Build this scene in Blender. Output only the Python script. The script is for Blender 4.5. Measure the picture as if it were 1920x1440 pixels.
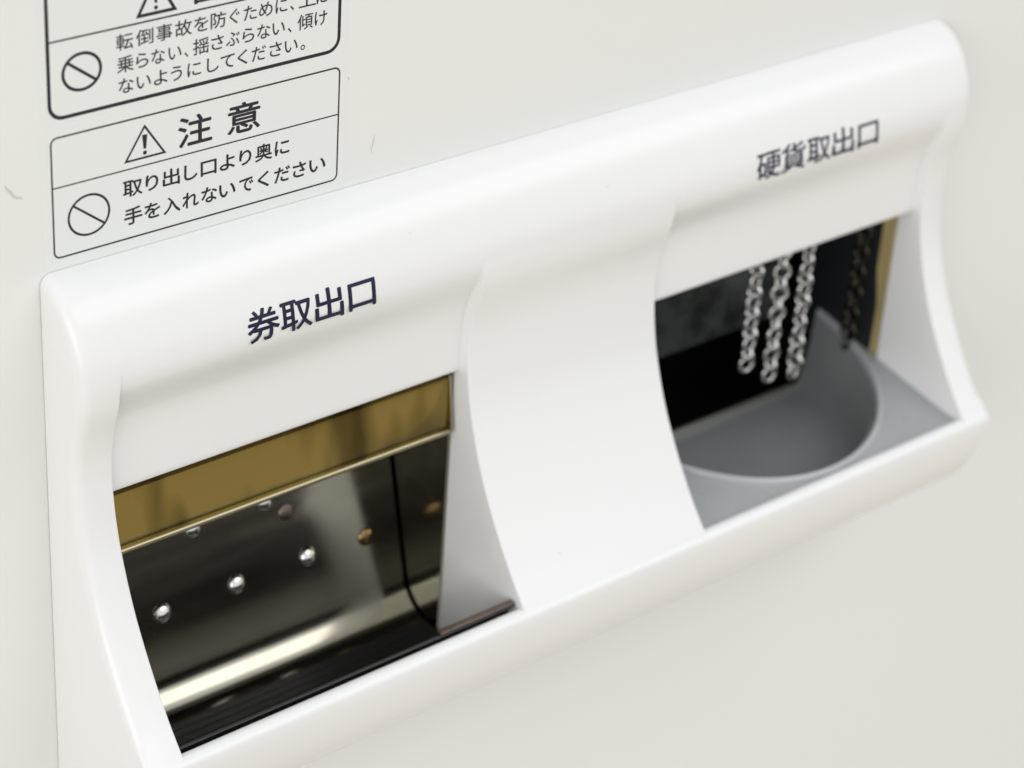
import bpy, bmesh, math, random
import numpy as np
from mathutils import Matrix, Vector

for o in list(bpy.data.objects):
    bpy.data.objects.remove(o)
scene = bpy.context.scene
COL = scene.collection
MM = 0.001            # all dimensions below are millimetres; X right, Y into the machine, Z up
random.seed(7)

# ------------------------------------------------------------------ camera
cam_d = bpy.data.cameras.new('camera')
cam = bpy.data.objects.new('camera', cam_d)
COL.objects.link(cam)
right = Vector((0.77088679, -0.63385935, 0.06289579))
down = Vector((-0.27843307, -0.42413176, -0.86173504))
fwd = Vector((0.57289491, 0.64678789, -0.50344498))
pos = Vector((-234.607, -417.003, 221.25)) * MM
m = Matrix.Identity(4)
for i in range(3):
    m[i][0] = right[i]; m[i][1] = -down[i]; m[i][2] = -fwd[i]; m[i][3] = pos[i]
cam.matrix_world = m
cam_d.sensor_width = 36.0
cam_d.lens = 4580.65 / 1920 * 36
cam_d.clip_start = 0.02
cam_d.clip_end = 50
cam_d.dof.use_dof = True
cam_d.dof.focus_distance = 0.556
cam_d.dof.aperture_fstop = 13.0
cam_d.dof.aperture_blades = 0
scene.camera = cam

# ------------------------------------------------------------------ ambient light of the hall
world = bpy.data.worlds.new('World'); scene.world = world
world.use_nodes = True
nt = world.node_tree; nt.nodes.clear()
wo = nt.nodes.new('ShaderNodeOutputWorld'); bg = nt.nodes.new('ShaderNodeBackground')
tc = nt.nodes.new('ShaderNodeTexCoord'); sp = nt.nodes.new('ShaderNodeSeparateXYZ')
mr = nt.nodes.new('ShaderNodeMapRange'); mr.inputs[1].default_value = -1; mr.inputs[2].default_value = 1
cr = nt.nodes.new('ShaderNodeValToRGB')
cr.color_ramp.interpolation = 'EASE'
els = cr.color_ramp.elements
els[0].position = 0.0; els[0].color = (0.80, 0.71, 0.58, 1)
els[1].position = 1.0; els[1].color = (0.80, 0.82, 0.84, 1)
for p, c in ((0.28, (0.78, 0.70, 0.57, 1)), (0.335, (0.03, 0.028, 0.025, 1)), (0.435, (0.04, 0.036, 0.032, 1)), (0.50, (0.86, 0.87, 0.86, 1)), (0.66, (0.86, 0.88, 0.89, 1))):  # dark band below the horizon added so the chute steel reflects black
    e = els.new(p); e.color = c
nt.links.new(tc.outputs['Generated'], sp.inputs[0]); nt.links.new(sp.outputs['Z'], mr.inputs[0])
nt.links.new(mr.outputs[0], cr.inputs[0]); nt.links.new(cr.outputs[0], bg.inputs['Color'])
bg.inputs['Strength'].default_value = 0.86
nt.links.new(bg.outputs[0], wo.inputs[0])

# ------------------------------------------------------------------ ceiling lamp of the hall and an added low fill lamp
def area(name, loc, target, sx, sy, power, col):
    l = bpy.data.lights.new(name, 'AREA'); l.shape = 'RECTANGLE'; l.size = sx; l.size_y = sy
    l.energy = power; l.color = col
    o = bpy.data.objects.new(name, l); COL.objects.link(o)
    o.location = loc
    o.rotation_euler = (Vector(target) - Vector(loc)).to_track_quat('-Z', 'Y').to_euler()
    return o
area('area_lamp', (1.05, -1.25, 1.35), (0.14, 0, -0.09), 1.8, 1.0, 8.0, (1.0, 0.995, 0.98))
area('area_lamp', (-1.75, -1.0, 0.35), (0.14, 0, -0.09), 1.8, 1.0, 12.5, (1.0, 0.975, 0.945))  # fill lamp added at left to brighten left faces and recess walls

scene.view_settings.view_transform = 'Standard'
scene.view_settings.look = 'None'
scene.view_settings.gamma = 1.0
scene.view_settings.exposure = 0.25
scene.view_settings.use_curve_mapping = False
scene.render.engine = 'CYCLES'
scene.cycles.max_bounces = 14
scene.cycles.glossy_bounces = 8
scene.cycles.diffuse_bounces = 6
scene.cycles.use_denoising = True
scene.cycles.sample_clamp_indirect = 8

# ------------------------------------------------------------------ materials
def mat(name, col, rough=0.5, metal=0.0, spec=0.5, bump=None, var=None, rvar=None, coat=0.0, aniso=0.0, sss=0.0):
    """principled + optional fine relief (scale, strength), colour variation (scale, amount), gloss variation"""
    M = bpy.data.materials.new(name); M.use_nodes = True
    n = M.node_tree; b = n.nodes['Principled BSDF']
    b.inputs['Base Color'].default_value = (*col, 1)
    b.inputs['Roughness'].default_value = rough
    b.inputs['Metallic'].default_value = metal
    b.inputs['Specular IOR Level'].default_value = spec
    b.inputs['Coat Weight'].default_value = coat
    b.inputs['Anisotropic'].default_value = aniso
    if sss:
        b.inputs['Subsurface Weight'].default_value = sss
        b.inputs['Subsurface Radius'].default_value = (0.0022, 0.0018, 0.0014)
        b.inputs['Subsurface Scale'].default_value = 1.0
    t = n.nodes.new('ShaderNodeTexCoord')
    def noise(scale, detail=3, stretch=None):
        src = t.outputs['Object']
        if stretch:
            mp = n.nodes.new('ShaderNodeMapping'); mp.inputs['Scale'].default_value = stretch
            n.links.new(src, mp.inputs['Vector']); src = mp.outputs[0]
        x = n.nodes.new('ShaderNodeTexNoise'); x.inputs['Scale'].default_value = scale; x.inputs['Detail'].default_value = detail
        n.links.new(src, x.inputs['Vector']); return x
    if bump:
        x = noise(bump[0], 3, bump[2] if len(bump) > 2 else None)
        bp = n.nodes.new('ShaderNodeBump'); bp.inputs['Strength'].default_value = bump[1]; bp.inputs['Distance'].default_value = 0.0004
        n.links.new(x.outputs['Fac'], bp.inputs['Height']); n.links.new(bp.outputs[0], b.inputs['Normal'])
    if var:
        x = noise(var[0], 2 if len(var) > 4 else 4, var[4] if len(var) > 4 else None)
        mx = n.nodes.new('ShaderNodeMixRGB'); mx.inputs[1].default_value = (*col, 1)
        mx.inputs[2].default_value = (*[c * (1 - var[1]) for c in col], 1)
        fac = x.outputs['Fac']
        if len(var) > 2:
            q = n.nodes.new('ShaderNodeMapRange'); q.inputs[1].default_value = var[2]; q.inputs[2].default_value = var[3]
            n.links.new(fac, q.inputs[0]); fac = q.outputs[0]
        n.links.new(fac, mx.inputs[0]); n.links.new(mx.outputs[0], b.inputs['Base Color'])
    if rvar:
        x = noise(rvar[0], 4, rvar[2] if len(rvar) > 2 else None)
        r = n.nodes.new('ShaderNodeMapRange'); r.inputs[3].default_value = max(0.01, rough - rvar[1]); r.inputs[4].default_value = rough + rvar[1]
        n.links.new(x.outputs['Fac'], r.inputs[0]); n.links.new(r.outputs[0], b.inputs['Roughness'])
    return M

M_PANEL = mat('painted_steel', (0.845, 0.85, 0.826), 0.42, spec=0.35, bump=(1400, 0.05), var=(9, 0.03))
M_SHELL = mat('white_abs', (0.86, 0.86, 0.86), 0.24, spec=0.45, bump=(1500, 0.012), var=(14, 0.02), rvar=(30, 0.04))
M_FILM = mat('clear_label_film', (0.83, 0.85, 0.838), 0.3, spec=0.4, var=(30, 0.02))
M_INK = mat('navy_ink', (0.010, 0.010, 0.040), 0.4)
M_INKB = mat('black_ink', (0.016, 0.013, 0.022), 0.45)
M_INKBR = mat('brown_black_ink', (0.035, 0.022, 0.026), 0.45)
M_STEEL = mat('polished_steel', (0.49, 0.465, 0.385), 0.15, 1.0, bump=(24, 0.28), rvar=(220, 0.06, (0.08, 1, 1)), var=(70, 0.15))
M_RIVET = mat('bright_rivet_steel', (0.80, 0.79, 0.76), 0.10, 1.0)
M_BRASS = mat('brass_tone_metal', (0.36, 0.25, 0.11), 0.25, 1.0, var=(300, 0.4))
M_BAR = mat('bronze_steel_reflections', (0.255, 0.192, 0.062), 0.10, 1.0, bump=(26, 0.5, (1, 1, 0.5)), var=(52, 0.72, 0.45, 0.57, (1, 1, 0.28)), rvar=(700, 0.05, (0.06, 1, 1)))  # dark streaks and part of the bronze tint paint in reflections
M_BARE = mat('pale_folded_edge', (0.38, 0.34, 0.22), 0.22, 1.0)
M_RUBBER = mat('black_rubber', (0.010, 0.011, 0.012), 0.25, bump=(500, 0.1))
M_EDGE = mat('mottled_brown_metal', (0.30, 0.24, 0.20), 0.32, 1.0, var=(260, 0.5))
M_BLACK = mat('black_housing', (0.006, 0.006, 0.007), 0.5, spec=0.25)
M_SMOKE = mat('dark_smoked_plate', (0.050, 0.056, 0.052), 0.18, spec=0.6, var=(90, 0.85, 0.42, 0.62), bump=(60, 0.25))  # mottling painted in as faint grey reflections
M_DPLATE = mat('charcoal_plate', (0.022, 0.024, 0.026), 0.25, spec=0.4)
M_TRAY = mat('grey_abs', (0.41, 0.425, 0.432), 0.27, spec=0.5, bump=(1200, 0.04), var=(60, 0.12), rvar=(60, 0.06))
M_RIM = mat('polished_grey_abs', (0.42, 0.44, 0.455), 0.14, spec=0.6, coat=0.4, bump=(1200, 0.02))
M_CUP = mat('shaded_grey_abs', (0.31, 0.322, 0.328), 0.2, spec=0.5, bump=(1200, 0.03), var=(60, 0.15), rvar=(60, 0.06))  # tray plastic, darkened for the shade inside the cup
M_GOLD = mat('yellow_streaked_steel', (0.84, 0.67, 0.32), 0.38, 0.15, bump=(300, 0.1, (1, 1, 0.05)), var=(90, 0.55, 0.4, 0.65, (1, 1, 0.2)))  # yellow base with darker upright streaks
M_CHAIN = mat('nickel_chain', (0.95, 0.95, 0.92), 0.05, 1.0, var=(400, 0.45, 0.45, 0.6))
M_CHAIND = mat('mirrored_chain', (0.07, 0.065, 0.045), 0.25, 1.0)  # dark metal of the added mirror-image chain
M_SCUFF = mat('grey_scuff', (0.62, 0.63, 0.59), 0.6)

# ------------------------------------------------------------------ helpers
def link(name, verts, faces, material, parent=None, smooth=None, scale=MM, weld=None):
    me = bpy.data.meshes.new(name)
    me.from_pydata([tuple(c * scale for c in v) for v in verts], [], faces)
    if weld or smooth is not None:
        bm = bmesh.new(); bm.from_mesh(me)
        if weld: bmesh.ops.remove_doubles(bm, verts=bm.verts, dist=weld * scale)
        bmesh.ops.recalc_face_normals(bm, faces=bm.faces)
        bm.to_mesh(me); bm.free()
    me.materials.append(material)
    if smooth is not None:
        me.polygons.foreach_set('use_smooth', [True] * len(me.polygons))
        me.set_sharp_from_angle(angle=math.radians(smooth))
    me.update()
    o = bpy.data.objects.new(name, me); COL.objects.link(o)
    if parent: o.parent = parent
    return o

def thing(name, label, cat, group=None, loc=(0, 0, 0)):
    o = bpy.data.objects.new(name, None); COL.objects.link(o)
    o.empty_display_size = 0.01
    o.location = [c * MM for c in loc]
    tag(o, label, cat, group); return o

def tag(o, label, cat, group=None):
    o['label'] = label; o['category'] = cat
    if group: o['group'] = group

def box(name, x0, x1, y0, y1, z0, z1, material, parent, bevel=0.0):
    v = [(x, y, z) for x in (x0, x1) for y in (y0, y1) for z in (z0, z1)]
    f = [(0, 1, 3, 2), (4, 6, 7, 5), (0, 4, 5, 1), (2, 3, 7, 6), (0, 2, 6, 4), (1, 5, 7, 3)]
    o = link(name, v, f, material, parent, smooth=35)
    if bevel:
        b = o.modifiers.new('bevel', 'BEVEL'); b.width = bevel * MM; b.segments = 3; b.limit_method = 'ANGLE'
    return o

def extrude(name, prof, x0, x1, material, parent, closed=False, smooth=40, caps=False):
    """sweep a (y, z) polyline along X"""
    n = len(prof); v = [(x0, *p) for p in prof] + [(x1, *p) for p in prof]
    f = [(i, i + 1, n + i + 1, n + i) for i in range(n - 1)]
    if closed: f.append((n - 1, 0, n, 2 * n - 1))
    if caps: f += [tuple(range(n)), tuple(range(2 * n - 1, n - 1, -1))]
    return link(name, v, f, material, parent, smooth=smooth)

def pchip(xs, ys):
    xs = np.array(xs, float); ys = np.array(ys, float)
    if xs[0] > xs[-1]: xs, ys = xs[::-1], ys[::-1]
    h = np.diff(xs); d = np.diff(ys) / h; mm = np.zeros(len(xs))
    for i in range(1, len(xs) - 1):
        if d[i - 1] * d[i] > 0:
            w1 = 2 * h[i] + h[i - 1]; w2 = h[i] + 2 * h[i - 1]
            mm[i] = (w1 + w2) / (w1 / d[i - 1] + w2 / d[i])
    mm[0], mm[-1] = d[0], d[-1]
    def f(x):
        i = int(min(max(np.searchsorted(xs, x) - 1, 0), len(xs) - 2)); t = (x - xs[i]) / h[i]
        return float((2*t**3 - 3*t**2 + 1)*ys[i] + (t**3 - 2*t**2 + t)*h[i]*mm[i] + (-2*t**3 + 3*t**2)*ys[i+1] + (t**3 - t**2)*h[i]*mm[i+1])
    return f

# ------------------------------------------------------------------ machine panel (background surface, cut out behind the fascia)
def make_panel():
    X0, X1, Z0, Z1 = -130, 620, -560, 180
    a0, a1, b0, b1 = 1.5, 282, -181, -62
    v = []; f = []
    for y in (0.0, 1.2):
        v += [(X0, y, Z0), (X1, y, Z0), (X1, y, Z1), (X0, y, Z1), (a0, y, b0), (a1, y, b0), (a1, y, b1), (a0, y, b1)]
    for k in (0, 8):
        f += [(k, k+1, k+5, k+4), (k+1, k+2, k+6, k+5), (k+2, k+3, k+7, k+6), (k+3, k, k+4, k+7)]
    for i in range(4):
        j = (i + 1) % 4
        f += [(i, j, 8 + j, 8 + i), (4 + i, 4 + j, 12 + j, 12 + i)]
    o = link('machine_panel', v, f, M_PANEL, smooth=30)
    o['kind'] = 'structure'
    return o
panel = make_panel()

def scuff(pts, w):
    """a thin tapering scratch on the panel paint"""
    v = []; n = len(pts)
    for i, (x, z) in enumerate(pts):
        a = pts[max(i - 1, 0)]; b = pts[min(i + 1, n - 1)]
        dx, dz = b[0] - a[0], b[1] - a[1]; L = math.hypot(dx, dz) or 1
        ww = w * (0.25 + math.sin(math.pi * (i + 0.5) / n)) / 2
        v += [(x - dz / L * ww, -0.03, z + dx / L * ww), (x + dz / L * ww, -0.03, z - dx / L * ww)]
    link('scuff_mark', v, [(2*i, 2*i+1, 2*i+3, 2*i+2) for i in range(n - 1)], M_SCUFF, panel)
scuff([(-11.2, -7.9), (-10.5, -9.2), (-9.9, -9.8), (-9.2, -10.9), (-8.4, -11.5)], 0.55)
scuff([(-8.6, -11.6), (-7.8, -11.5), (-7.2, -11.9)], 0.45)
scuff([(85.9, -19.6), (85.7, -21.2), (85.3, -22.6), (85.2, -24.0)], 0.32)
scuff([(77.6, -3.0), (77.9, -3.4), (78.0, -3.9)], 0.3)

# ------------------------------------------------------------------ moulded fascia
XL, XR = -3.9, 287.6
OPEN = ((6.0, 108.6, 8.0), (172.2, 277.0, 5.0))      # openings: left edge, right edge, depth at the back of their side walls
HB = -85.6                                            # lower edge of the hood over each opening
B = pchip(*zip(*[(-31.3, 0), (-31.6, 2), (-32.2, 3.8), (-33.5, 6.3), (-35.5, 8.8), (-38.5, 11.3), (-42, 13.3), (-46, 14.9), (-50, 16.0), (-54, 16.5),
     (-58, 16.2), (-62, 15.3), (-66, 14.1), (-70, 13.1), (-75, 12.35), (-80, 12.2), (-87, 12.9), (-95, 14.5), (-104, 17.4), (-113, 21.2),
     (-120, 25), (-128, 30), (-135, 35), (-140, 39), (-142.6, 41.1)]))
HD = pchip(*zip(*[(-51.75, B(-51.75)), (-53.5, 16.2), (-56, 15.6), (-59, 14.3), (-62, 12.8), (-65, 11.5), (-68, 10.7), (-72, 10.2), (-78, 9.9), (-87.001, 9.6)]))

def make_shell(parent):
    zs = [-31.3, -31.4, -31.6, -31.9, -32.3, -32.8, -33.5, -34.4] + list(np.arange(-35.5, -85.0, -1.25)) + [HB] + list(np.arange(-87.0, -142.0, -1.6)) + [-142.6]
    prof = [(-max(B(z), 0.14), z) for z in zs]
    nB = len(prof)
    low = [(-41.75, -142.95), (-42.2, -143.6), (-42.35, -144.6), (-42.2, -147), (-41.7, -150.5), (-40.9, -154), (-39.8, -157.5), (-38.2, -161), (-36, -164.5),
           (-33.2, -168), (-29.6, -171.5), (-25, -174.8), (-19.5, -177.8), (-13, -180.2), (-6, -182), (-0.14, -183)]
    full = prof + low; N = len(full)
    nor = []
    for i in range(N):
        a = full[max(i - 1, 0)]; b = full[min(i + 1, N - 1)]
        ty, tz = b[0] - a[0], b[1] - a[1]; L = math.hypot(ty, tz)
        nor.append((tz / L, -ty / L))                 # outward: towards -Y / up
    V = []; F = []
    R = 2.8
    RI = []
    for y, z in full:
        k = min(1.0, max(abs(z + 143.4) - 1.0, 0) / 7.0); k = k * k * (3 - 2 * k)
        RI.append(0.8 + (R - 0.8) * k)
    A = [k * math.pi / 12 for k in range(7)]
    def add(p): V.append(p); return len(V) - 1
    def grid(rows):
        for r0, r1 in zip(rows, rows[1:]):
            for j in range(len(r0) - 1): F.append((r0[j], r0[j+1], r1[j+1], r1[j]))
    # end caps
    for side in (0, 1):
        rows = []
        for (y, z), (ny, nz), R in zip(full, nor, RI):
            row = []
            for a in A:
                off = R - R * math.sin(a); x = R - R * math.cos(a)
                row.append(add((XL + x if side == 0 else XR - x, min(y - ny * off, -0.14), z - nz * off)))
            rows.append(row)
        grid(rows)
        ring = [r[0] for r in rows]
        # flat of the end cap as a strip towards the panel line (quads keep the shading clean)
        back = [add((XL if side == 0 else XR, -0.14, V[i][2])) for i in ring]
        for i in range(N - 1): F.append((ring[i], ring[i+1], back[i+1], back[i]))
    # plain strips: left bar, divider, right bar
    edges = [XL + R, OPEN[0][0], OPEN[0][1], OPEN[1][0], OPEN[1][1], XR - R]
    def re_at(i, k):
        y, z = full[i]; dB = -y
        dk = HD(z) if z > HB - 0.01 else OPEN[k][2]
        if z > -51.8: return 0.0
        return max(0.0, min(0.5, 0.45 * (dB - dk))) * min(1, (z + 143.2) / 8 + 0.12)
    for s in range(3):
        rows = []
        for i in range(nB):
            y, z = full[i]
            rl = 0 if s == 0 else re_at(i, s - 1); rr = 0 if s == 2 else re_at(i, s)
            rows.append([add((XL + RI[i] if s == 0 else edges[2*s] + rl, y, z)), add((XR - RI[i] if s == 2 else edges[2*s+1] - rr, y, z))])
        grid(rows)
    # band above the openings, common curve
    for s in range(2):
        rows = []
        for i in range(nB):
            if full[i][1] < -51.9: break
            rows.append([add((OPEN[s][0], *full[i])), add((OPEN[s][1], *full[i]))])
        grid(rows)
    i0 = len(rows) - 1
    # hoods and side walls
    for s, (xa, xb, bk) in enumerate(OPEN):
        rows = []
        for i in range(i0, nB):
            y, z = full[i]
            if z < HB - 0.01: break
            rows.append([add((xa, y if i == i0 else -HD(z), z)), add((xb, y if i == i0 else -HD(z), z))])
        d = HD(HB)
        for yy, zz in ((-d + 0.25, HB - 0.45), (-d + 0.9, HB - 0.65), (-d + 1.8, HB - 0.5), (4, HB)):
            rows.append([add((xa, yy, zz)), add((xb, yy, zz))])
        grid(rows)
        for xe, sg in ((xa, 1), (xb, -1)):
            rows = []
            for i in range(i0, nB):
                y, z = full[i]; re = re_at(i, s) if i > i0 else 0
                dk = HD(z) if z >= HB - 0.01 else bk
                if i == i0: dk = -y
                row = []
                for a in A:
                    row.append(add((xe - sg * re * (1 - math.sin(a)), y + re * (1 - math.cos(a)), z)))
                yb = -dk
                ys = y + re
                for t in (0.33, 0.66, 1.0):
                    row.append(add((xe + sg * 0.5 * t, ys + (yb - ys) * t, z)))
                rows.append(row)
            for yf, z in ((-39.0, -144.5), (-36.4, -150), (-32.6, -160), (-27.4, -169)):
                row = [add((xe, yf - 0.01 * (len(A) - k), z)) for k in range(len(A))]
                for t in (0.33, 0.66, 1.0):
                    row.append(add((xe + sg * 0.5 * t, yf + (-bk - yf) * t, z)))
                rows.append(row)
            grid(rows)
        # lip top and inner face
        rows = []
        for yy, zz in ((-41.1, -142.6), (-40.7, -142.3), (-40.1, -142.12), (-39.2, -142.1), (-38.8, -142.25), (-38.5, -142.7), (-38.4, -143.4), (-36, -152), (-31, -164), (-27.5, -169)):
            rows.append([add((xa, yy, zz)), add((xb, yy, zz))])
        grid(rows)
    # lower front, full width
    rows = []
    for i in range(nB - 1, N):
        rows.append([add((x, *full[i])) for x in [XL + RI[i]] + edges[1:-1] + [XR - RI[i]]])
    grid(rows)
    return link('moulded_shell', V, F, M_SHELL, parent, smooth=38, weld=0.012)

fascia = thing('payout_fascia', 'white moulded plastic fascia with two recessed openings on the pale panel', 'fascia')
make_shell(fascia)

# ------------------------------------------------------------------ lettering
_glyph = {}
def glyph(ch):
    k = ch
    if k not in _glyph:
        c = bpy.data.curves.new('glyph', 'FONT'); c.body = ch; c.size = 1; c.resolution_u = 3
        o = bpy.data.objects.new('glyph', c); COL.objects.link(o)
        dg = bpy.context.evaluated_depsgraph_get(); dg.update()
        me = bpy.data.meshes.new_from_object(o.evaluated_get(dg))
        vs = [(v.co.x, v.co.y) for v in me.vertices]; fs = [tuple(p.vertices) for p in me.polygons]
        _glyph[k] = (vs, fs)
        bpy.data.objects.remove(o); bpy.data.curves.remove(c); bpy.data.meshes.remove(me)
    return _glyph[k]

def lettering(name, spec, base, em, material, parent, bold=0.0, surf=None, y=-0.09):
    """spec: (character, left x, right x); glyphs stand on height `base`; surf(z) gives depth for a curved carrier"""
    V = []; F = []
    for ch, xa, xb in spec:
        vs, fs = glyph(ch)
        lo = min(v[0] for v in vs); hi = max(v[0] for v in vs); k = len(V)
        # heavier strokes: the same outline printed a hair to each side, every pass a few microns prouder
        b = bold * em
        for q, (ox, oz) in enumerate(((0, 0), (b, 0), (-b, 0), (0, b), (0, -b)) if b else ((0, 0),)):
            k = len(V)
            V += [(xa + (vx - lo) / (hi - lo) * (xb - xa) + ox, -0.003 * q, base + vy * em + oz) for vx, vy in vs]
            F += [tuple(i + k for i in f) for f in fs]
    me = bpy.data.meshes.new(name); me.from_pydata(V, [], F)
    bm = bmesh.new(); bm.from_mesh(me)
    if surf:
        zmin = min(v[2] for v in V); zmax = max(v[2] for v in V); z = zmin + 0.4
        while z < zmax:
            bmesh.ops.bisect_plane(bm, geom=bm.verts[:] + bm.edges[:] + bm.faces[:], plane_co=(0, 0, z), plane_no=(0, 0, 1)); z += 0.6
    for v in bm.verts:
        v.co.y += -(surf(v.co.z) + 0.06) if surf else y
        v.co *= MM
    bm.to_mesh(me); bm.free()
    me.materials.append(material)
    o = bpy.data.objects.new(name, me); COL.objects.link(o); o.parent = parent
    return o

o = lettering('printed_lettering', [('券', 39.6, 48.25), ('取', 48.75, 57.3), ('出', 58.3, 66.2), ('口', 67.9, 75.5)], -53.55, 8.2, M_INK, fascia, 0.018, B)
o['label'] = 'navy characters printed above the ticket opening'
o = lettering('printed_lettering', [('硬', 201.35, 210.1), ('貨', 210.4, 219.5), ('取', 220.4, 229.1), ('出', 230.0, 238.3), ('口', 240.1, 248.0)], -53.95, 8.2, M_INK, fascia, 0.010, B)
o['label'] = 'navy characters printed above the coin opening'

for x, z, q in ((149.5, -43.6, 0.32), (156.3, -50.5, 0.26), (125.0, -134.0, 0.30), (88.0, -40.5, 0.22)):     # tiny dirt specks
    P = [(x + q * (0.7 + 0.3 * math.sin(3 * a)) * math.cos(a), z + q * 0.6 * math.sin(a)) for a in [k * math.pi / 5 for k in range(10)]]
    link('dirt_speck', [(px, -(B(pz) + 0.05), pz) for px, pz in P], [tuple(range(10))], M_SCUFF, fascia)

# ------------------------------------------------------------------ warning stickers
def outline(name, pts, w, material, parent, y=-0.085, closed=True):
    """flat printed line of width w along a polyline in the panel plane"""
    n = len(pts); V = []; F = []
    for i, (x, z) in enumerate(pts):
        a = pts[i - 1] if (closed or i) else pts[0]; b = pts[(i + 1) % n] if (closed or i < n - 1) else pts[-1]
        d1 = Vector((x - a[0], z - a[1])); d2 = Vector((b[0] - x, b[1] - z))
        if d1.length == 0: d1 = d2
        if d2.length == 0: d2 = d1
        d1.normalize(); d2.normalize()
        n1 = Vector((-d1.y, d1.x)); n2 = Vector((-d2.y, d2.x)); t = (n1 + n2).normalized()
        s = w / 2 / max(0.35, t.dot(n1))
        V += [(x + t.x * s, y, z + t.y * s), (x - t.x * s, y, z - t.y * s)]
    for i in range(n if closed else n - 1):
        j = (i + 1) % n; F.append((2*i, 2*i+1, 2*j+1, 2*j))
    return link(name, V, F, material, parent)

def rrect(x0, x1, z0, z1, r, n=6):
    P = []
    for cx, cz, a0 in ((x1 - r, z1 - r, 0), (x0 + r, z1 - r, 90), (x0 + r, z0 + r, 180), (x1 - r, z0 + r, 270)):
        for k in range(n + 1):
            a = math.radians(a0 + 90 * k / n); P.append((cx + r * math.cos(a), cz + r * math.sin(a)))
    return P

def film(x0, x1, z0, z1, r, parent):
    P = rrect(x0, x1, z0, z1, r); n = len(P)
    V = [(x, -0.06, z) for x, z in P] + [(x, -0.002, z) for x, z in P]
    F = [tuple(range(n))] + [(i, n + i, n + (i + 1) % n, (i + 1) % n) for i in range(n)]
    return link('label_film', V, F, M_FILM, parent)

def warning_triangle(pts, w, bar, material, parent):
    t = outline('warning_triangle', pts, w, material, parent)
    (ax, az), (bx, bz), (cx, cz) = pts
    h = az - bz; x = ax; y = -0.088
    V = [(x - bar, y, az - 0.27*h), (x + bar, y, az - 0.27*h), (x + 0.5*bar, y, az - 0.72*h), (x - 0.5*bar, y, az - 0.72*h)]
    F = [(0, 1, 2, 3)]
    k = len(V); r = bar * 0.78; zc = az - 0.85*h
    V += [(x + r * math.cos(a * math.pi / 6), y, zc + r * math.sin(a * math.pi / 6)) for a in range(12)]; F.append(tuple(range(k, k + 12)))
    link('exclamation_mark', V, F, material, t)

def prohibition(cx, cz, rx, rz, w, material, parent):
    P = [(cx + rx * math.cos(a * math.pi / 32), cz + rz * math.sin(a * math.pi / 32)) for a in range(64)]
    s = outline('prohibition_ring', P, w, material, parent)
    c = math.cos(math.radians(40)); d = math.sin(math.radians(40))
    outline('prohibition_slash', [(cx - rx * c, cz + rz * d), (cx + rx * c, cz - rz * d)], w * 0.95, material, s, y=-0.092, closed=False)

s = thing('warning_sticker', 'clear sticker with thin brown rounded border and two-line notice, just above the fascia', 'sticker')
film(-2.6, 77.4, -30.9, 2.7, 1.5, s)
outline('border_line', rrect(-0.05, 75.2, -28.35, 0.05, 1.5), 0.42, M_INKBR, s)
outline('divider_line', [(0.05, -11.6), (75.05, -11.72)], 0.34, M_INKBR, s, y=-0.082, closed=False)
warning_triangle([(23.08, -2.3), (18.2, -9.75), (28.1, -9.75)], 0.5, 0.66, M_INKB, s)
lettering('heading_lettering', [('注', 31.66, 40.4), ('意', 44.68, 53.24)], -9.25, 7.75, M_INKB, s, 0.018)
lettering('notice_line', [('取', 17.43, 22.26), ('り', 23.2, 26.35), ('出', 27.62, 31.92), ('し', 33.2, 36.58), ('口', 37.55, 41.62), ('よ', 42.6, 46.54), ('り', 47.86, 51.02), ('奥', 52.18, 56.71), ('に', 57.56, 61.45)], -17.9, 4.4, M_INKB, s, 0.02)
lettering('notice_line', [('手', 17.6, 22.15), ('を', 22.78, 26.75), ('入', 27.7, 32.03), ('れ', 32.68, 36.89), ('な', 37.7, 41.8), ('い', 42.45, 46.75), ('で', 47.92, 51.59), ('く', 52.94, 55.98), ('だ', 57.5, 61.77), ('さ', 62.63, 66.24), ('い', 67.28, 71.81)], -24.75, 4.4, M_INKB, s, 0.02)
prohibition(8.75, -19.9, 5.05, 4.75, 0.55, M_INKB, s)

s = thing('warning_sticker', 'clear sticker with thick dark rounded border and three-line notice, cut off by the top edge', 'sticker')
film(-2.3, 77.2, 3.0, 37.0, 2.5, s)
outline('border_line', rrect(-0.05, 74.7, 4.4, 35.0, 3.2), 0.85, M_INKB, s)
outline('divider_line', [(0.05, 21.8), (74.6, 21.65)], 0.42, M_INKB, s, y=-0.082, closed=False)
warning_triangle([(26.3, 31.2), (21.9, 23.25), (31.0, 23.25)], 0.75, 0.62, M_INKB, s)
lettering('heading_lettering', [('警', 34.6, 43.2), ('告', 47.6, 56.0)], 23.9, 7.8, M_INKB, s, 0.018)
lettering('notice_line', [('転', 16.41, 20.53), ('倒', 21.28, 25.54), ('事', 26.3, 30.29), ('故', 31.06, 35.26), ('を', 35.88, 39.49), ('防', 40.12, 44.07), ('ぐ', 45.03, 47.58), ('た', 48.71, 52.09), ('め', 52.74, 56.32), ('に', 57.13, 60.25), ('、', 61.07, 62.07), ('上', 63.39, 68.05), ('に', 68.22, 71.08)], 16.85, 4.0, M_INKB, s, 0.008)
lettering('notice_line', [('乗', 16.51, 20.59), ('ら', 21.2, 24.25), ('な', 25.01, 28.39), ('い', 29.32, 32.58), ('、', 33.36, 34.3), ('揺', 35.55, 39.65), ('さ', 40.28, 43.46), ('ぶ', 44.1, 47.62), ('ら', 48.43, 51.5), ('な', 52.31, 55.74), ('い', 56.39, 59.68), ('、', 60.51, 61.5), ('傾', 63.16, 67.33), ('け', 67.84, 71.21)], 11.7, 4.0, M_INKB, s, 0.008)
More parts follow.
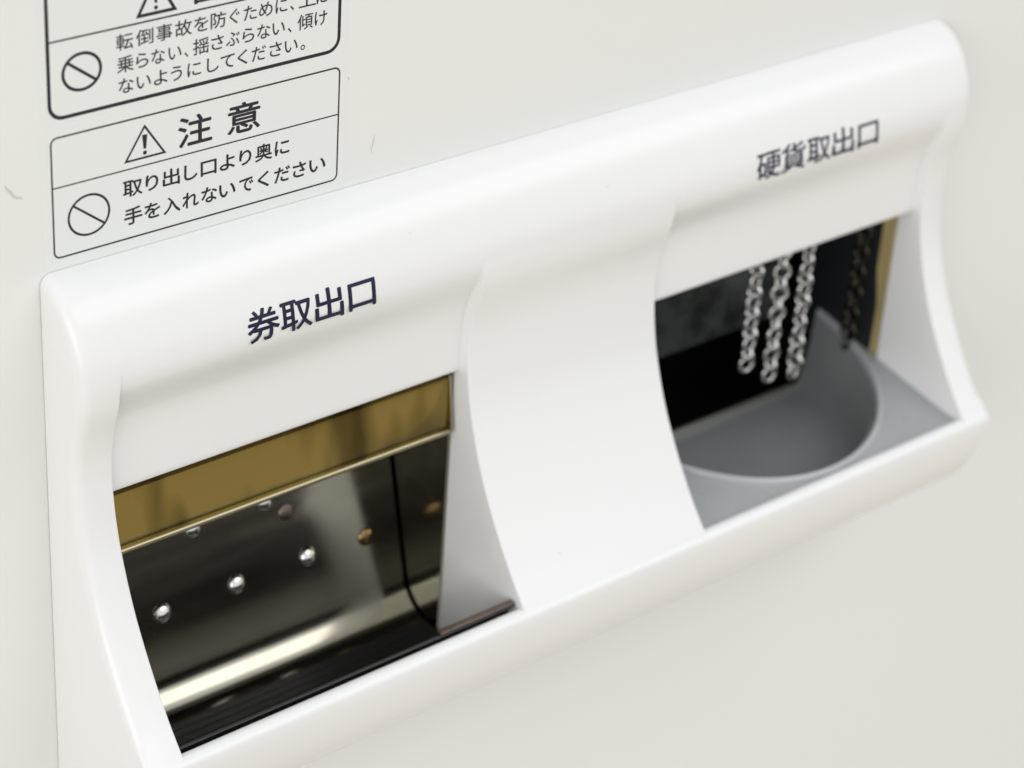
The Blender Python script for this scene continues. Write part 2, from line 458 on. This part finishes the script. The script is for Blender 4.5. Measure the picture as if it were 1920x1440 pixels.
lettering('notice_line', [('な', 16.8, 20.5), ('い', 21.27, 24.79), ('よ', 25.56, 28.97), ('う', 29.9, 32.71), ('に', 34.12, 37.59), ('し', 39.17, 42.2), ('て', 42.68, 46.37), ('く', 47.17, 49.76), ('だ', 50.9, 54.66), ('さ', 55.64, 58.94), ('い', 59.77, 63.26), ('。', 64.1, 65.27)], 6.75, 4.0, M_INKB, s, 0.008)
prohibition(7.95, 13.85, 4.55, 4.1, 0.72, M_INKB, s)

# ------------------------------------------------------------------ ticket chute (polished steel, behind the left opening)
chute = thing('ticket_chute', 'polished steel ticket chute with riveted back sheet inside the left opening', 'chute', loc=(56, 0, -168))
def under(o, p):       # keep world placement while parenting to an Empty that sits at the thing's base
    o.parent = p; o.matrix_parent_inverse = Matrix.Translation(-p.location)
    return o
# leaning back, then the rounded bend into the floor
fs = [(27, -76), (15, -126)] + [(-3.88 + 11.5 * math.cos(math.radians(a)), -155.4 - 11.5 * math.sin(math.radians(a))) for a in np.linspace(13.5, 90, 16)] + [(-20, -167.0), (-27.0, -167.2)]
sheet = under(extrude('back_sheet', fs, 4.6, 106.9, M_STEEL, None, smooth=50), chute)
mat_prof = [(-2.2, -166.9), (-3.0, -166.3)]
for k in range(8):
    y = -3.6 - k * 2.6
    mat_prof += [(y, -165.95), (y - 2.1, -165.95), (y - 2.2, -166.1), (y - 2.4, -166.1)]
under(extrude('rubber_mat', mat_prof, 5.0, 106.2, M_RUBBER, None, smooth=30), chute)
def sheet_y(z): return 15 + (z + 126) * 0.24 if z < -126 else 15 + (z + 126) * 12 / 50
def dome(name, x, z, r, h, material, parent, y=None, n=16, rings=5, axis='y'):
    V = []; F = []
    y0 = sheet_y(z) if y is None else y
    for i in range(rings):
        a = math.pi / 2 * i / rings
        for k in range(n):
            t = 2 * math.pi * k / n
            V.append((x + r * math.cos(a) * math.cos(t), y0 - h * math.sin(a) + (0.24 * r * math.cos(a) * math.sin(t)), z + r * math.cos(a) * math.sin(t)))
    V.append((x, y0 - h, z)); top = len(V) - 1
    for i in range(rings - 1):
        for k in range(n): F.append((i*n + k, i*n + (k+1) % n, (i+1)*n + (k+1) % n, (i+1)*n + k))
    for k in range(n): F.append(((rings-1)*n + k, (rings-1)*n + (k+1) % n, top))
    o = link(name, V, F, material, None, smooth=60)
    o.parent = parent
    return o
for x in (11.0, 33.0, 55.3, 77.6): dome('rivet', x, -142.6, 2.6, 1.6, M_RIVET, sheet)
for x in (22.0, 44.8, 66.7): dome('rivet', x, -123.8, 2.6, 1.6, M_RIVET, sheet)
o = dome('low_dome', 96.4, -143.4, 2.5, 1.0, M_BRASS, sheet); o['label'] = 'brown brass-toned dome at the right end of the rivet row'  # low brown dome on the back sheet
o = dome('low_dome', 72.9, -128.9, 2.3, 0.5, M_EDGE, sheet); o['label'] = 'dull dark dome above the rivet row'  # low dark dome on the back sheet
def sideplate(name, x, pts, material):
    V = [(x, *p) for p in pts] + [(x + 1.0, *p) for p in pts]; n = len(pts)
    F = [tuple(range(n)), tuple(range(2*n - 1, n - 1, -1))] + [(i, (i+1) % n, n + (i+1) % n, n + i) for i in range(n)]
    return under(link(name, V, F, material, None, smooth=30), chute)
sideplate('side_plate', 107.7, [(-7.4, -86), (-7.4, -168.5), (32, -168.5), (32, -86)], M_STEEL)
sideplate('side_plate', 3.2, [(-7.4, -86), (-7.4, -168.5), (32, -168.5), (32, -86)], M_STEEL)
under(extrude('front_plate', [(-37.7, -141.9), (-37.3, -141.55), (-36.7, -141.6), (-36.5, -142.2), (-36.5, -143.4), (-35.9, -143.8), (-35.4, -144.6), (-34.6, -147.5), (-33.6, -150.5), (-32.6, -153.6), (-31.2, -157.4)], 6.7, 107.9, M_RUBBER, None, smooth=50), chute)
under(box('reflection_front_edge', 84, 107.8, -37.6, -35.6, -141.5, -140.95, M_EDGE, None, 0.2), chute)  # brown end piece added for the wall reflected in the strip
under(link('housing', *(lambda a, b, c, d, e, f: ([(x, y, z) for x in (a, b) for y in (c, d) for z in (e, f)],
      [(0, 1, 3, 2), (4, 6, 7, 5), (2, 3, 7, 6), (0, 2, 6, 4), (1, 5, 7, 3)]))(2.2, 109.9, 1.3, 40, -172, -70), M_BLACK), chute)
under(box('housing_floor', 2.2, 109.9, -26, 1.0, -172, -169.5, M_BLACK, None), chute)

# flap bar across the top of the chute
bar = thing('flap_bar', 'bronze-tinted metal flap bar with painted-in reflections, hanging across the ticket opening', 'flap', loc=(56, -9, -104))
def ub(o): o.parent = bar; o.matrix_parent_inverse = Matrix.Translation(-bar.location); return o
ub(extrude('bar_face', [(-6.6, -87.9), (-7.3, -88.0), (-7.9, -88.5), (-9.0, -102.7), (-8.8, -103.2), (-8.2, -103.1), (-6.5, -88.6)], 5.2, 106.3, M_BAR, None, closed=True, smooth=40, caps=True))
ub(extrude('folded_hem', [(-8.9, -102.7), (-9.7, -102.9), (-9.95, -103.4), (-9.8, -104.0), (-9.2, -104.3), (-7.4, -104.1), (-8.0, -103.2)], 5.2, 106.9, M_BARE, None, closed=True, smooth=50, caps=True))
ub(extrude('end_flange', [(-6.6, -87.6), (-7.7, -87.8), (-8.1, -88.4), (-10.0, -103.2), (-9.4, -103.4), (-7.0, -96)], 106.35, 107.0, M_BARE, None, closed=True, smooth=50, caps=True))

# ------------------------------------------------------------------ coin side
coin = thing('coin_tray', 'grey plastic coin tray with a scooped half-round cup in the right opening', 'tray', loc=(225, 0, -158))
def uc(o): o.parent = coin; o.matrix_parent_inverse = Matrix.Translation(-coin.location); return o
CX, CY, RX, RY = 225.6, 15.8, 49.2, 51.6
def tz(y): return -137.3 + (y + 4.6) * (6.0 / 32.7)        # gently falling tray top
ANG = [math.radians(a) for a in np.linspace(176, 364, 72)]
def arc_pt(a, off): return CX + (RX + off) * math.cos(a), CY + (RY + off) * math.sin(a)
def make_tray():
    x0, x1, y0, y1 = 171.8, 277.2, -38.6, 19.0
    V = []; F = []
    for a in ANG:
        ex, ey = arc_pt(a, 2.0); c, s_ = math.cos(a), math.sin(a)
        ts = []
        if c > 1e-6: ts.append((x1 - CX) / c)
        if c < -1e-6: ts.append((x0 - CX) / c)
        if s_ < -1e-6: ts.append((y0 - CY) / s_)
        if s_ > 1e-6: ts.append((y1 - CY) / s_)
        t = min(ts); ox, oy = CX + t * c, CY + t * s_
        if math.hypot(ox - CX, oy - CY) < math.hypot(ex - CX, ey - CY): ox, oy = ex, ey
        V += [(ex, ey, tz(ey)), (ox, oy, tz(oy)), (ox, oy, tz(oy) - 2)]
    n = len(ANG)
    for i in range(n - 1): F += [(3*i, 3*i+1, 3*i+4, 3*i+3), (3*i+1, 3*i+2, 3*i+5, 3*i+4)]
    # square corners
    for cx_ in (x0, x1):
        best = min(range(n), key=lambda i: (V[3*i+1][0] - cx_)**2 + (V[3*i+1][1] - y0)**2)
        V[3*best+1] = (cx_, y0, tz(y0))
    uc(link('tray_top', V, F, M_TRAY, None, smooth=30))
    prof = [(2.0, -0.05), (1.95, 0.7), (1.6, 1.4), (0.95, 1.7), (0.3, 1.4), (-0.1, 0.6), (-0.25, -0.5)]
    V = []; F = []; k = len(prof)
    for a in ANG:
        for off, h in prof:
            x, y = arc_pt(a, off); V.append((x, y, tz(y) + h))
    for i in range(n - 1):
        for j in range(k - 1): F.append((i*k + j, i*k + j + 1, (i+1)*k + j + 1, (i+1)*k + j))
    uc(link('cup_rim', V, F, M_RIM, None, smooth=60))
    prof = [(-0.25, None), (-1.2, -143), (-2.4, -148), (-3.4, -152), (-4.4, -154.6), (-6.0, -156.3), (-8.2, -157.1), (-11, -157.3)]
    V = []; F = []; k = len(prof)
    for a in ANG:
        yy = arc_pt(a, 0)[1]
        top = tz(yy) - 0.5
        for j, (off, z) in enumerate(prof):
            x, y = arc_pt(a, off); V.append((x, y, top if z is None else min(z, top - 0.5 * j)))
    for i in range(n - 1):
        for j in range(k - 1): F.append((i*k + j, i*k + j + 1, (i+1)*k + j + 1, (i+1)*k + j))
    base = len(V)
    V.append((CX, CY + 2.5, -157.2))
    for i in range(n - 1): F.append((i*k + k - 1, base, (i+1)*k + k - 1))
    uc(link('scoop_cup', V, F, M_CUP, None, smooth=45))
make_tray()
uc(box('back_edge_strip', 178, 270, 17.6, 19.4, -157.6, -155.4, mat('pale_strip', (0.42, 0.42, 0.38), 0.35, 0.6), None, 0.3))

cbox = thing('coin_housing', 'black coin housing with smoked plates behind the hanging chains', 'housing', loc=(225, 20, -170))
def ux(o): o.parent = cbox; o.matrix_parent_inverse = Matrix.Translation(-cbox.location); return o
ux(link('housing', [(x, y, z) for x in (169, 279) for y in (1.4, 60) for z in (-172, -72)], [(0, 1, 3, 2), (4, 6, 7, 5), (2, 3, 7, 6), (0, 2, 6, 4), (1, 5, 7, 3)], M_BLACK))
ux(box('smoked_back_plate', 172, 262, 23.0, 24.0, -131, -74, M_SMOKE, None, 0.4))
ux(box('yellow_side_strip', 277.3, 278.2, -4.6, 24, -142, -78, M_GOLD, None))
V = [(276.6, y, z) for y, z in [(30, -80), (0.6, -80), (0.6, -106), (0.4, -110), (-0.2, -113.5), (-0.9, -117), (-1.5, -121), (-1.5, -134), (-1.0, -137.5), (0.8, -140), (3.4, -141.2), (30, -141.2)]]
n = len(V); V += [(x + 0.6, y, z) for x, y, z in V]
ux(link('rounded_side_plate', V, [tuple(range(n)), tuple(range(2*n-1, n-1, -1))] + [(i, (i+1) % n, n + (i+1) % n, n + i) for i in range(n)], M_DPLATE, None, smooth=30))

# hanging chains: one link mesh shared by all links
def link_mesh(name, material, L=5.62, W=5.7, w=1.08):
    r = (W - w) / 2; s_ = (L - w) / 2 - r; path = []
    for k in range(9): a = math.pi * k / 8; path.append((r * math.cos(a), max(s_, 0) + (r + min(s_, 0)) * math.sin(a)))
    for k in range(9): a = math.pi + math.pi * k / 8; path.append((r * math.cos(a), -max(s_, 0) + (r + min(s_, 0)) * math.sin(a)))
    n = len(path); V = []; F = []; q = 8
    for i, (x, z) in enumerate(path):
        a = path[i-1]; b = path[(i+1) % n]; d = Vector((b[0]-a[0], 0, b[1]-a[1])).normalized()
        u = Vector((d.z, 0, -d.x)); v = Vector((0, 1, 0))
        for k in range(q):
            t = 2 * math.pi * k / q; p = Vector((x, 0, z)) + (u * math.cos(t) + v * math.sin(t)) * (w / 2)
            V.append(tuple(p * MM))
    for i in range(n):
        for k in range(q): F.append((i*q + k, i*q + (k+1) % q, ((i+1) % n)*q + (k+1) % q, ((i+1) % n)*q + k))
    me = bpy.data.meshes.new(name); me.from_pydata(V, [], F); me.materials.append(material)
    me.polygons.foreach_set('use_smooth', [True] * len(me.polygons)); me.update()
    return me
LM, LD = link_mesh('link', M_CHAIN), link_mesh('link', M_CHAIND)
def chain(x, y, zbot, label, me, turn, group='chains hanging in the coin opening'):
    c = thing('hanging_chain', label, 'chain', group, (x, y, zbot))
    c.rotation_euler = (random.uniform(-.015, .015), random.uniform(-.028, .028), 0)
    tw = random.uniform(-3.5, 3.5)
    z = 5.62 / 2; k = 0
    while zbot + z < -76:
        o = bpy.data.objects.new('link', me); COL.objects.link(o); o.parent = c
        o.location = (random.uniform(-0.12, 0.12) * MM, random.uniform(-0.1, 0.1) * MM, z * MM)
        o.rotation_euler = (random.uniform(-.05, .05), random.uniform(-.05, .05), math.radians(turn + tw * k + (90 if k % 2 else 0) + random.uniform(-12, 12)))
        z += 3.46; k += 1
    return c
chain(230.2, 5, -132.6, 'leftmost and shortest bright chain in the coin opening', LM, -8)
chain(240.6, 5, -139.4, 'middle of the three bright chains in the coin opening', LM, -5)
chain(251.0, 5, -141.6, 'rightmost bright chain, nearest the smooth side of the cup', LM, 4)
chain(271.5, 3.0, -137.0, 'dim chain added for a mirrored chain, beside the rounded black side plate', LD, 10)  # added chain standing in for a reflection of the bright ones
